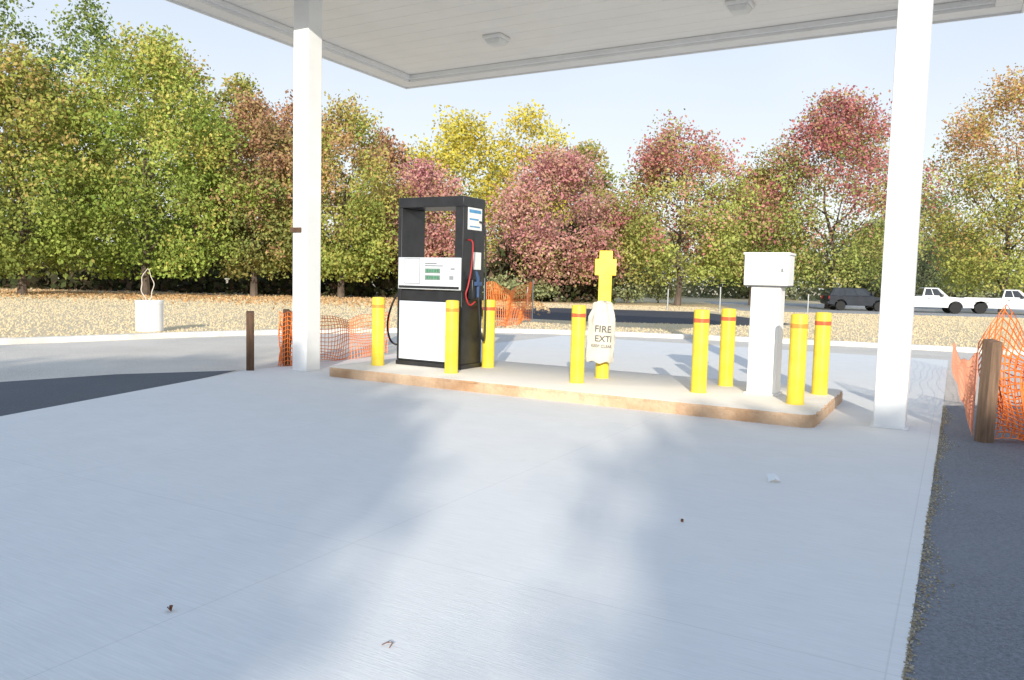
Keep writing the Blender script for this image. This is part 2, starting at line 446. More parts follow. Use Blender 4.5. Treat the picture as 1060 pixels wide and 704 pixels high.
# ------------------------------------------------------------------ fuel dispenser
pL = at(408.5, 378.5, IZ); u, v = UVof(pL)
base = PL(u - .13, 10.03, IZ)
D = empty('fuel_dispenser', 'tall black framed fuel pump with white lower door and open window frame', 'fuel pump', base, -TH)
W, DP, H = 1.24, .62, 2.66
MB().box(-.01, W + .01, -.012, DP + .012, 0, .07).build('plinth', MT['black'], D, bevel=.004)
lc = MB(); lc.box(.012, W - .012, .012, DP - .012, .07, 1.2); lc.build('cabinet', MT['black'], D, bevel=.006)
dr = MB().box(.05, .95, -.012, .008, .1, 1.03).build('door', MT['door'], D, bevel=.006)
MB().box(.97, 1.19, -.006, .010, .1, 1.03).build('side_door', MT['black'], D, bevel=.005)
MB().box(0, .075, 0, DP, .075, H - .16).build('post', MT['black'], D, bevel=.006)
MB().box(W - .15, W, 0, DP, 1.2, H - .16).build('post', MT['black'], D, bevel=.006)
MB().box(0, W, 0, DP, H - .159, H).build('top_beam', MT['black'], D, bevel=.008)
hd = MB().box(.03, W - .02, -.03, DP + .03, 1.22, 1.72).build('display_head', MT['panel'], D, bevel=.012)
MB().box(.05, W - .04, -.034, -.0305, 1.235, 1.275).build('trim_strip', MT['black'], hd)
MB().box(.155, .465, -.0345, -.0305, 1.305, 1.705).build('notice_frame', MT['midgrey'], hd)
nt_ = MB().box(.17, .45, -.038, -.0347, 1.32, 1.69).build('notice', MT['paper'], hd)
nl = MB()
for i in range(9): nl.box(.2, .42 - (i % 3) * .03, -.0402, -.0382, 1.36 + i * .035, 1.366 + i * .035)
nl.build('print', MT['ink'], nt_)
for z in (1.37, 1.475):
    s_ = MB().box(.56, .85, -.037, -.0305, z, z + .075).build('screen', MT['screen'], hd, bevel=.004)
    d_ = MB()
    for i in range(5): d_.box(.59 + i * .05, .625 + i * .05, -.0395, -.0375, z + .018, z + .058)
    d_.build('digits', MT['green'], s_)
cp = MB(); cp.box(.56, .9, -.036, -.0305, 1.585, 1.597); cp.box(.56, .78, -.036, -.0305, 1.62, 1.632); cp.build('print', MT['ink'], hd)
MB().box(1.02, 1.10, -.037, -.0305, 1.38, 1.44).build('keypad', MT['midgrey'], hd, bevel=.004)
MB().box(1.04, 1.12, -.037, -.0305, 1.53, 1.56).build('card_slot', MT['midgrey'], hd, bevel=.003)
# right side: posters, hose, nozzle
sg = MB().box(W + .0005, W + .006, .12, .52, 2.16, 2.5).build('sticker', MT['paper'], D)
q = MB(); q.box(W + .0065, W + .008, .15, .49, 2.42, 2.47); q.box(W + .0065, W + .008, .17, .46, 2.2, 2.22); q.box(W + .0065, W + .008, .16, .42, 2.31, 2.335); q.build('print', MT['blue'], sg)
MB().box(W + .0005, W + .006, .3, .52, 1.55, 1.82).build('tag', MT['paper'], D)
nb = MB(); nb.box(W, W + .09, .16, .40, 1.08, 1.40); nb.build('nozzle_boot', MT['black'], D, bevel=.015)
nz = MB(); nz.tube([(W + .11, .28, 1.12), (W + .11, .28, 1.30), (W + .115, .26, 1.43), (W + .12, .20, 1.52)], [.02, .028, .03, .02], 10)
nz.box(W + .088, W + .145, .2, .34, 1.30, 1.36); nz.build('nozzle', MT['nozzle'], D)
def cat3(P, n=6):
    P = [Vector(p) for p in P]; out = []
    for i in range(len(P) - 1):
        p0, p1, p2, p3 = P[max(i - 1, 0)], P[i], P[i + 1], P[min(i + 2, len(P) - 1)]
        for kk in range(n):
            tt = kk / n
            out.append(.5 * ((2 * p1) + (p2 - p0) * tt + (2 * p0 - 5 * p1 + 4 * p2 - p3) * tt ** 2 + (3 * p1 - p0 - 3 * p2 + p3) * tt ** 3))
    out.append(P[-1]); return out
MB().tube(cat3([(W - .01, .14, 2.0), (W + .1, .12, 1.95), (W + .1, .1, 1.6), (W + .07, .06, 1.3), (W + .05, .03, 1.15), (W + .06, .12, 1.0), (W + .1, .22, 1.05)]), .012, 8).build('hose', MT['redhose'], D)
MB().tube(cat3([(W - .01, .45, 2.3), (W + .1, .46, 2.2), (W + .12, .48, 1.6), (W + .14, .46, .8), (W + .16, .4, .45), (W + .16, .3, .6), (W + .12, .28, 1.12)]), .016, 8).build('hose', MT['rubber'], D)
MB().tube(cat3([(.01, .3, 1.25), (-.12, .3, 1.22), (-.30, .28, 1.0), (-.40, .26, .65), (-.34, .26, .36), (-.18, .28, .3), (-.06, .3, .55), (-.06, .3, .95)]), .017, 8).build('hose', MT['rubber'], D)
lb = MB(); lb.box(-.08, 0, .2, .42, .85, 1.22); lb.build('nozzle_boot', MT['black'], D, bevel=.012)

# ------------------------------------------------------------------ payment pedestal
p = at(790, 407, IZ)
t = empty('payment_pedestal', 'white metal pedestal with wider box head between the two right pairs of bollards', 'pedestal', p, -TH)
MB().box(-.215, .215, -.18, .18, 0, .02).build('base_plate', MT['fascia'], t, bevel=.004)
MB().box(-.185, .185, -.15, .15, .02, 1.40).build('column', MT['white'], t, bevel=.008)
MB().box(-.14, .14, -.156, -.1505, .15, .95).build('access_panel', MT['white'], t, bevel=.002)
hx = MB(); hx.sideprism([(-.275, 1.41), (.275, 1.41), (.275, 1.80), (-.275, 1.80)], -.2, .2); hd2 = hx.build('box_head', MT['white'], t, bevel=.01)
MB().box(-.29, .29, -.215, .215, 1.801, 1.83).build('lid', MT['white'], hd2, bevel=.006)
MB().box(-.265, .265, -.19, .19, 1.395, 1.409).build('gasket', MT['ink'], hd2)
MB().box(-.25, .25, -.207, -.2005, 1.44, 1.77).build('front_cover', MT['white'], hd2, bevel=.004)
MB().box(.19, .22, -.216, -.2075, 1.58, 1.63).build('latch', MT['steel'], hd2, bevel=.003)

# ------------------------------------------------------------------ posts and orange netting
def post(px, py, h, wd, mat, label, rz, lean=0):
    q = at(px, py, 0)
    a = wd / 2
    mb = MB(); mb.loft([(-a, -a, -.1), (a, -a, -.1), (a, a, -.1), (-a, a, -.1)], [(-a + lean, -a, h - .03), (a + lean, -a, h - .03), (a + lean, a, h), (-a + lean, a, h)])
    o = mb.build('wooden_post', mat, None, bevel=.01); o.location = q; o.rotation_euler.z = rz
    tag(o, label, 'post', 'short wooden posts'); return q
q1 = post(259, 384, .97, .12, MT['wood'], 'short dark brown post on the asphalt, leftmost of the posts', R(20))
q2 = post(297, 379, .98, .11, MT['wood'], 'short dark post wrapped in bundled orange netting left of the left column', R(35))
q3 = post(1018, 458, 1.08, .13, MT['wood2'], 'brown wooden post with orange netting at the right edge', R(15), .03)
def net_layer(mb, P0, P1, hf, sag, cell, seed, floor, bow, freq):
    rg = random.Random(seed)
    P0 = Vector((P0[0], P0[1], 0)); P1 = Vector((P1[0], P1[1], 0)); L = (P1 - P0).length
    hs = np.array(hf); nx = max(6, int(L / cell)); nz = max(5, int(np.mean(hs) * 1.08 / cell)); nrm = Vector((-(P1 - P0).y, (P1 - P0).x, 0)).normalized()
    ph = rg.uniform(0, 6); vs = []; fs = []
    for j in range(nz + 1):
        for i in range(nx + 1):
            s = i / nx; r = j / nz
            top = float(np.interp(s, np.linspace(0, 1, len(hs)), hs)) - sag * math.sin(math.pi * s) * (1 - .15 * math.sin(s * 9 + ph))
            z = floor + (top - floor) * (r + .05 * math.sin(r * 6.28 + s * 9 * freq))
            o = bow * (math.sin(s * 7 * freq + ph + r * 2.6) * .5 + .5 * math.sin(s * 15 * freq - r * 4 + ph)) * min(1, .1 + 4 * s * (1 - s) + (.4 if s > .5 else 0))
            zz = z + .02 * math.sin(s * 21 + r * 5 + ph)
            pt = P0.lerp(P1, s) + nrm * o + (P1 - P0).normalized() * (.02 * freq * math.sin(r * 5 + s * 11)); vs.append((pt.x, pt.y, max(.02, zz)))
    for j in range(nz):
        for i in range(nx): a = j * (nx + 1) + i; fs.append((a, a + 1, a + nx + 2, a + nx + 1))
    mb.add(vs, fs)
def netting(P0, P1, hf, sag, cell, label, seed, floor=.03, bow=.15, thick=.2, freq=1.0, group='orange safety netting', extra=None, bundle=None, mat='orange'):
    mb = MB(); net_layer(mb, P0, P1, hf, sag, cell, seed, floor, bow, freq)
    if extra: net_layer(mb, extra[0], extra[1], extra[2], sag, cell, seed + 7, floor, bow * 1.2, freq * 1.3)
    if bundle:
        cx, cy, rad_, hh_ = bundle; na, nz = 16, int(hh_ / cell); vs = []; fs = []
        for j in range(nz + 1):
            for i in range(na):
                a = 2 * math.pi * i / na; z = .02 + hh_ * j / nz
                rr = rad_ * (1 + .25 * math.sin(3 * a + z * 4) + .15 * math.sin(5 * a - z * 9)) * (1.25 - .35 * z)
                vs.append((cx + rr * math.cos(a), cy + rr * math.sin(a), z + .02 * math.sin(4 * a)))
        for j in range(nz):
            for i in range(na): fs.append((j * na + i, j * na + (i + 1) % na, (j + 1) * na + (i + 1) % na, (j + 1) * na + i))
        mb.add(vs, fs)
    o = mb.build('safety_netting', MT[mat], None, smooth=False, fix=False)
    wf = o.modifiers.new('wire', 'WIREFRAME'); wf.thickness = cell * thick; wf.use_even_offset = False
    tag(o, label, 'safety netting', group)
    return o
e2 = at(402, 368, 0)
netting((q2.x + .1, q2.y - .05), (e2.x, e2.y), [.92, .88, .86, .84, .84], .04, .07, 'orange plastic safety netting behind the left column beside the fuel pump', 1, thick=.24, bow=.06, bundle=(q2.x, q2.y, .11, .90))
netting((q3.x + .0, q3.y + .12), (q3.x + 2.4, q3.y + .05), [1.04, 1.38, 1.08, .96, .90, .94, .86, .92, .84, .9, .82, .88, .84], .02, .05, 'bunched orange safety netting with a peak behind the right wooden post', 2, bow=.16, thick=.40, freq=2.2,
        extra=((q3.x + .12, q3.y + .0), (q3.x + 2.4, q3.y - .15), [.95, .80, .66, .74, .6, .66]))
e3 = at(985, 382, 0)
netting((q3.x - .06, q3.y + .10), (e3.x, e3.y), [.92, .72, .64, .58, .54, .52], .04, .10, 'thin faded orange netting between the right post and the right column', 3, bow=.02, thick=.08, mat='faded')
a1 = at(503, 342, 0); a2 = at(549, 334, 0)
netting((a1.x, a1.y), (a2.x, a2.y), [1.5, 1.42, 1.5], .12, .17, 'distant orange netting on the lawn behind the fuel pump', 4, bow=.1, thick=.15)
for s_, lab in ((0, 'thin steel stake at the left end of the distant orange netting'), (1, 'thin steel stake at the right end of the distant orange netting')):
    pp = a1.lerp(a2, s_); o = MB().tube([(0, 0, -.1), (0, 0, .8), (0, 0, 1.62)], .025, 8).build('stake', MT['galv']); o.location = (pp.x - .06 + .12 * s_, pp.y, 0); tag(o, lab, 'stake')

# ------------------------------------------------------------------ planter with sapling
p = at(155, 343, 0)
t = empty('planter', 'white round planter on the lawn edge at far left', 'planter', (p.x, p.y, 0), R(20))
MB().lathe([(.315, 0), (.335, .02), (.335, .72), (.345, .73), (.345, .80), (.335, .81), (.29, .81), (.29, .75)], 36).build('tub', MT['white'], t)
MB().lathe([(.288, .752), (.2, .775), (.05, .785)], 24).build('soil', MT['soil'], t)
sp_ = empty('sapling', 'bare pale looping stem growing out of the white planter', 'plant', (p.x - .05, p.y, .76))
st = MB()
for sg_ in (1, -1):
    pts = []
    for i in range(17):
        s = i / 16 * math.pi
        pts.append((sg_ * .14 * math.sin(s) ** .8 + .02 * math.sin(i * .9), .04 * math.sin(s) * sg_, .88 * i / 16))
    st.tube(pts, [.013 - .0003 * i for i in range(17)], 7)
st.build('stems', MT['twig'], sp_)

# ------------------------------------------------------------------ foliage
def leaf_obj(name, P, size, col, seed, parent=None, flat=False):
    rg = np.random.default_rng(seed); n = len(P)
    a = rg.normal(size=(n, 3)); b = rg.normal(size=(n, 3))
    if flat: a[:, 2] *= .25; b[:, 2] *= .25
    a /= np.linalg.norm(a, axis=1)[:, None]; b -= a * (a * b).sum(1)[:, None]; b /= np.linalg.norm(b, axis=1)[:, None]
    nn = np.cross(a, b)
    s = size[:, None]
    V = np.empty((n, 4, 3)); V[:, 0] = P - a * s * .55; V[:, 1] = P + b * s * .36 + nn * s * .1; V[:, 2] = P + a * s * .55; V[:, 3] = P - b * s * .36 + nn * s * .1
    if flat: V[:, :, 2] = np.maximum(V[:, :, 2], .004)
    me = bpy.data.meshes.new(name)
    me.vertices.add(4 * n); me.vertices.foreach_set('co', V.reshape(-1))
    me.loops.add(4 * n); me.loops.foreach_set('vertex_index', np.arange(4 * n, dtype=np.int32))
    me.polygons.add(n); me.polygons.foreach_set('loop_start', np.arange(0, 4 * n, 4, dtype=np.int32))
    me.update(); me.validate()
    ca = me.color_attributes.new('Col', 'FLOAT_COLOR', 'POINT')
    cc = np.ones((n, 4, 4)); cc[:, :, :3] = col[:, None, :]; ca.data.foreach_set('color', cc.reshape(-1))
    me.materials.append(MT['leaf'])
    o = bpy.data.objects.new(name, me); C.objects.link(o); o.parent = parent
    return o
PAL = {   # low colours, high colours, share of high
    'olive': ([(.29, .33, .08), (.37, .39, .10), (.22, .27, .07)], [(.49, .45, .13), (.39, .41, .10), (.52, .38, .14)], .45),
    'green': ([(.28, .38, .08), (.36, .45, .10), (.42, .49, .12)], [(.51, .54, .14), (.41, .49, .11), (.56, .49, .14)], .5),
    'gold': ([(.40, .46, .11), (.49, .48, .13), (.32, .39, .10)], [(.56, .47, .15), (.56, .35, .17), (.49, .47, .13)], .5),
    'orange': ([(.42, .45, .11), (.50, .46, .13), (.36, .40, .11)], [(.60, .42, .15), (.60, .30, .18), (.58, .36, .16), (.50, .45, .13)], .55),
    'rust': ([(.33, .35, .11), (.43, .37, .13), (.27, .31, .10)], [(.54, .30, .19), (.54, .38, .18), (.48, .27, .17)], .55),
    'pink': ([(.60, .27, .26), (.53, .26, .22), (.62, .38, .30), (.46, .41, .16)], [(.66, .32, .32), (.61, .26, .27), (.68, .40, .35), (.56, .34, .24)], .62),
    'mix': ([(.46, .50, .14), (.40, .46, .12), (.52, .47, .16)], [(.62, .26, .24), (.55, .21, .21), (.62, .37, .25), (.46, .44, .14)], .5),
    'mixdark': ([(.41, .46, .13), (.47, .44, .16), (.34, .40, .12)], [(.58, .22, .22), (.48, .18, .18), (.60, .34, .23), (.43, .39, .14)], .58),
    'yellow': ([(.60, .50, .09), (.54, .50, .10), (.48, .47, .11)], [(.78, .60, .10), (.70, .58, .10), (.61, .56, .12)], .5),
    'dark': ([(.15, .21, .07), (.20, .26, .08), (.24, .28, .09)], [(.26, .33, .10), (.32, .36, .11), (.21, .29, .09)], .5),
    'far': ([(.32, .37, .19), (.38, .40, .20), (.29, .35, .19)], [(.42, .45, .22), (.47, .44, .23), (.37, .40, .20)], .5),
}
def tree(x, y, h, r, pal, seed, label, nleaf=6500, leaf=.3, h0=None, group='trees beyond the lawn', ncl=None, name='tree', full=.75, cat='tree', topw=1.3, lumpy=1.0):
    rg = np.random.default_rng(seed)
    t = empty(name, label, cat, (x, y, 0), 0 if lumpy == 0 else rg.uniform(0, 6), group)
    h0 = h0 if h0 is not None else min(1.3, h * .12)
    ncl = ncl or int(100 + r * 23)
    tt = rg.beta(1.0, topw, ncl); an = rg.uniform(0, 2 * np.pi, ncl)
    prof = np.sin(np.pi * np.clip(tt ** .72 * .86 + .12, 0, 1)) ** full
    lump = 1 + lumpy * (.12 * np.sin(3 * an + seed) + .12 * np.sin(5 * an + tt * 8 + seed * 2))
    rad = r * .97 * prof * np.sqrt(rg.uniform(.12, 1, ncl)) * lump
    cen = np.stack([rad * np.cos(an), rad * np.sin(an), h0 + .4 + tt * (h - h0 - .6)], 1)
    sig = (.080 * r + .14) * rg.uniform(.55, 1.3, ncl)
    wgt = sig ** 2; idx = rg.choice(ncl, nleaf, p=wgt / wgt.sum())
    off_ = np.clip(rg.normal(size=(nleaf, 3)), -1.9, 1.9)
    P = cen[idx] + off_ * sig[idx][:, None] * np.array([1, 1, .85])
    P[:, 2] = np.maximum(P[:, 2], h0 * .75 + .35 * rg.random(nleaf))
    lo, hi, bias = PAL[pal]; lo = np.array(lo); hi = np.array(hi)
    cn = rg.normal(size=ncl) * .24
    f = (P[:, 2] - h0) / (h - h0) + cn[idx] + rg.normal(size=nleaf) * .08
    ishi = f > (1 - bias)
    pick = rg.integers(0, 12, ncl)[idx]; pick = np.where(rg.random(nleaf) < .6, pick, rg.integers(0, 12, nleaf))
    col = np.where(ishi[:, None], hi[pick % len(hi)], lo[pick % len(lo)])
    bri = rg.uniform(.70, 1.18, ncl)[idx] * rg.uniform(.93, 1.07, nleaf)
    col = np.clip(col * bri[:, None], .01, .8)
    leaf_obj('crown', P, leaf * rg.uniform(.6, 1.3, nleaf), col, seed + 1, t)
    rr = (.028 * h ** .5 * 2 + .03) if h > 3 else .05
    mb = MB()
    top = h * .72
    pts = [(0, 0, -.2)] + [(rg.normal() * .05 * i * h / 12, rg.normal() * .05 * i * h / 12, .02 + top * i / 6) for i in range(7)]
    mb.tube(pts, [rr * 1.4, rr * 1.2] + [rr * (.9 - .13 * i) for i in range(1, 7)], 8)
    for i in range(9):
        z0 = h0 * .8 + (top - h0) * .62 * i / 9; a = i * 2.4 + rg.uniform(-.4, .4)
        z1 = min(h * .85, z0 + h * rg.uniform(.15, .28)); q = r * rg.uniform(.4, .65) * math.sin(math.pi * min(.95, max(.15, (z1 - h0) / (h - h0))))
        mb.tube([(0, 0, z0), (q * .4 * math.cos(a), q * .4 * math.sin(a), z0 + (z1 - z0) * .3), (q * math.cos(a), q * math.sin(a), z1)], [rr * .4, rr * .24, rr * .06], 6)
    mb.build('trunk', MT['bark'], t)
    return t
def tpx(px, Y, top, hw, pal, seed, label, **kw):
    hz = 291 + .025 * (px - 530)
    h = H_CAM + (hz - top) / F_PX * Y
    return tree((px - 530) / F_PX * Y, Y, h, hw / F_PX * Y, pal, seed, label, **kw)
TR = [
    (22, 46, 62, 94, 'olive', 11, 'olive green tree cut by the left edge of the picture', 28000, 1.3),
    (150, 50, 40, 100, 'green', 12, 'large rounded yellow green tree behind the white planter', 36000, 1.4),
    (262, 54, 104, 60, 'rust', 13, 'rust brown and green tree left of the left column', 20000, 1.5),
    (352, 56, 112, 72, 'gold', 14, 'golden green tree just right of the left column', 25000, 1.5),
    (436, 61, 166, 56, 'pink', 15, 'pinkish red tree seen through the fuel pump frame', 17000, 1.6),
    (575, 61, 160, 82, 'pink', 16, 'broad pinkish red tree right of the fuel pump', 25000, 1.7),
    (700, 60, 132, 78, 'mix', 17, 'yellow green tree with a red top left of the white pedestal', 26000, 1.9),
    (776, 66, 176, 54, 'gold', 18, 'small gold green tree above the white pedestal', 15000, 1.9),
    (856, 62, 104, 92, 'mixdark', 19, 'tall tree with dark red top just left of the right column', 33000, 2.0),
    (1036, 64, 88, 96, 'orange', 20, 'golden orange tree at the right edge beyond the parked pickups', 33000, 2.0),
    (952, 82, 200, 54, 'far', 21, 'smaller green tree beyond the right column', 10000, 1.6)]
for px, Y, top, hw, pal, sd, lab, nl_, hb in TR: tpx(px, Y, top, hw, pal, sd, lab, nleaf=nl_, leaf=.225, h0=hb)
TB = [
    (5, 76, -12, 76, 'dark', 31, 'tall dark green woodland tree at the top left corner'),
    (88, 80, 8, 66, 'dark', 32, 'tall dark green woodland tree, second from the top left corner'),
    (188, 82, 58, 60, 'olive', 33, 'tall olive woodland tree showing above the large rounded tree'),
    (250, 86, 88, 55, 'olive', 34, 'tall olive woodland tree above the rust brown tree'),
    (305, 84, 108, 55, 'rust', 35, 'rust coloured woodland tree partly behind the left column'),
    (395, 84, 140, 55, 'rust', 36, 'rust and green woodland tree left of the fuel pump top'),
    (474, 82, 124, 72, 'yellow', 37, 'bright yellow woodland tree above the fuel pump'),
    (542, 88, 116, 66, 'yellow', 38, 'tall yellow green woodland tree behind the broad pink tree'),
    (602, 92, 150, 46, 'olive', 39, 'green woodland tree top at the right of the yellow trees'),
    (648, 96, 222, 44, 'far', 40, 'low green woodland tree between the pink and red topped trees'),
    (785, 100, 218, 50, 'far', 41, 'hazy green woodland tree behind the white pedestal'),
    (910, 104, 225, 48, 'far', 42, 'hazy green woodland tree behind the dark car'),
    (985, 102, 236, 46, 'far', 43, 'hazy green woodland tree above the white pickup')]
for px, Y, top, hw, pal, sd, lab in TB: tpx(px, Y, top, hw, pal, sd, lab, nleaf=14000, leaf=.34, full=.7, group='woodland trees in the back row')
for i, (px, Y, hh_, rr_, lab) in enumerate(((520, 58, 2.0, 1.5, 'low green shrub beyond the distant orange netting'), (560, 60, 1.7, 1.6, 'low green shrub left of the yellow cross post, far off'), (648, 62, 2.1, 1.7, 'low green shrub right of the yellow cross post, far off'), (680, 66, 2.3, 1.6, 'low green shrub just left of the red topped tree trunk'))):
    tree((px - 530) / F_PX * Y, Y, hh_, rr_, 'far', 90 + i, lab, nleaf=900, leaf=.24, h0=.15, group='shrubs beyond the lawn', ncl=40, name='shrub', cat='shrub')
# trees out of view behind the viewer that shade the near concrete
GB = 'trees behind the viewer'
tree(-7.45, -30, 11.7, 4.8, 'green', 61, 'leafy tree out of view shading the left of the concrete, nearer the middle', nleaf=24000, leaf=.40, group=GB, full=.18, topw=.62, lumpy=0, ncl=520)
tree(-15.6, -31, 12.2, 4.8, 'green', 62, 'leafy tree out of view shading the far left of the concrete', nleaf=14000, leaf=.42, group=GB, full=.3, topw=.8)
tree(-.2, -32, 11.1, 2.9, 'gold', 64, 'thin crowned tree out of view half shading the middle of the concrete', nleaf=4300, leaf=.30, group=GB, full=.45, topw=.8, lumpy=0, ncl=420)
tree(1.75, -28, 10.0, 2.8, 'gold', 63, 'dense tree out of view shading the right of the concrete', nleaf=20000, leaf=.36, group=GB, full=.2, topw=.55, lumpy=0, ncl=420)
tree(7.6, -28, 10.2, 3.6, 'gold', 65, 'dense tree out of view shading the asphalt at the right', nleaf=10000, leaf=.36, group=GB, full=.3, topw=.8)

def scatter(name, n, seed, fx, cols, size, label, cat, flat=False):
    rg = np.random.default_rng(seed); P = fx(rg, n); cols = np.array(cols)
    col = cols[rg.integers(0, len(cols), len(P))] * rg.uniform(.7, 1.25, len(P))[:, None]
    o = leaf_obj(name, P, size * rg.uniform(.6, 1.4, len(P)), col, seed + 1, None, flat)
    o['kind'] = 'stuff'; tag(o, label, cat); return o
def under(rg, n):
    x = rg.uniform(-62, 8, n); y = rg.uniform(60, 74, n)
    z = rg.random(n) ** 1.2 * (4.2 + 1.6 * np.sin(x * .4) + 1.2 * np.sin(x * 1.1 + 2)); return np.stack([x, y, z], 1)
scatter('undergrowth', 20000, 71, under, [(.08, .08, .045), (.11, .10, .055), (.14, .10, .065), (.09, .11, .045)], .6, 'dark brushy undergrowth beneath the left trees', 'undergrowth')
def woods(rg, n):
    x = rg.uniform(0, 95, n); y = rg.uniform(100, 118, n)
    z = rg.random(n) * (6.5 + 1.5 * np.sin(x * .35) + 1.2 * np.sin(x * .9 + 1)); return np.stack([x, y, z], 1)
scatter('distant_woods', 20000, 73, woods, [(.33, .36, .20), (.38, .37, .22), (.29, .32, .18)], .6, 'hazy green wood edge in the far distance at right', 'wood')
def litter(rg, n):
    x = rg.uniform(-45, 2, n); y = rg.normal(50, 4.5, n); return np.stack([x, y, np.full(n, .05)], 1)
scatter('leaf_litter', 10000, 75, litter, [(.70, .45, .23), (.62, .37, .18), (.76, .57, .34)], .16, 'fallen orange brown leaves under the left trees', 'leaf litter')
# dry grass blades on the lawn
rg = np.random.default_rng(81); n = 130000
x = rg.uniform(-34, 44, n); y = 13 + 44 * rg.random(n) ** 1.2
ok = (y > np.interp(x, kx, ky) + .22) & ~((x > 14) & (y > 50)) & ~in_shadow_strip(x, y); x = x[ok]; y = y[ok]; n = len(x)
hh = rg.uniform(.025, .06, n); a = rg.normal(size=n) * .6; ww = .022
V = np.empty((n, 3, 3)); V[:, 0] = np.stack([x - ww * np.cos(a), y - ww * np.sin(a), 0 * x], 1); V[:, 1] = np.stack([x + ww * np.cos(a), y + ww * np.sin(a), 0 * x], 1)
V[:, 2] = np.stack([x + rg.normal(size=n) * .03, y + rg.normal(size=n) * .02 + .02, hh], 1)
me = bpy.data.meshes.new('grass'); me.from_pydata(V.reshape(-1, 3).tolist(), [], np.arange(3 * n).reshape(-1, 3).tolist())
ca = me.color_attributes.new('Col', 'FLOAT_COLOR', 'POINT')
pal = np.array([(.81, .66, .43), (.84, .70, .47), (.79, .63, .40), (.77, .64, .40)]); cc = np.ones((n, 3, 4)); cc[:, :, :3] = pal[rg.integers(0, 4, n)][:, None, :]
ca.data.foreach_set('color', cc.reshape(-1)); me.materials.append(MT['leaf'])
o = bpy.data.objects.new('grass', me); C.objects.link(o); o['kind'] = 'stuff'; tag(o, 'straw coloured dry grass of the lawn beyond the kerb', 'grass')
# straw debris along the pad edge
rg = np.random.default_rng(83); n = 5200
vv = rg.uniform(.5, 12, n); eu = np.array([edge_u(v_) for v_ in vv]); uu = eu + np.abs(rg.normal(size=n)) * .04 * (1 + .6 * np.sin(vv * 3)) - .004
P = np.stack([uu * AU.x + vv * AV.x, uu * AU.y + vv * AV.y, np.full(n, .013)], 1)
o = leaf_obj('straw_debris', P, rg.uniform(.005, .020, n), np.array([(.54, .45, .30), (.42, .33, .21), (.62, .55, .40)])[rg.integers(0, 3, n)], 84, None, True)
o['kind'] = 'stuff'; tag(o, 'dry straw and grit along the right edge of the concrete', 'debris')

# ------------------------------------------------------------------ small litter
def dead_leaf(px, py, s, label):
    q = at(px, py, .012)
    vs = []; fs = []
    for i in range(6):
        yy = (i / 5 - .5) * 2 * s; wv = s * .75 * math.sin(math.pi * (i + .3) / 5.6)
        vs += [(-wv, yy, .022 + .3 * wv), (0, yy, .004), (wv, yy, .018 + .25 * wv)]
    for i in range(5):
        for j in range(2): a_ = i * 3 + j; fs.append((a_, a_ + 1, a_ + 4, a_ + 3))
    o = MB().add(vs, fs).build('fallen_leaf', MT['deadleaf'], fix=False); o.location = q; o.rotation_euler.z = px * .7
    tag(o, label, 'leaf', 'fallen leaves on the concrete')
dead_leaf(176, 633, .018, 'small dry brown leaf on the concrete at lower left')
dead_leaf(706, 541, .010, 'small brown leaf on the concrete right of centre')
q = at(403, 668, .012)
tw = MB()
tw.tube([(-.03, -.01, .006), (-.01, .0, .012), (.02, .01, .006)], [.0022, .002, .001], 6); tw.tube([(-.01, 0, .012), (.0, .025, .008)], [.002, .001], 6); tw.tube([(.005, -.03, .004), (.012, .0, .009), (.006, .03, .005)], [.002, .002, .001], 6)
o = tw.build('twig', MT['deadleaf']); o.location = q; tag(o, 'small broken twigs on the concrete near the bottom centre', 'twig')
q = at(800, 498, .012)
o = MB().add([(-.05, -.05, .004), (.0, -.06, .035), (.05, -.04, .008), (-.04, .03, .05), (.01, .02, .06), (.055, .035, .03)], [(0, 1, 4, 3), (1, 2, 5, 4)]).build('paper_scrap', MT['paper'], smooth=False, fix=False)
o.location = q; tag(o, 'crumpled white paper scrap on the concrete near the island', 'paper')

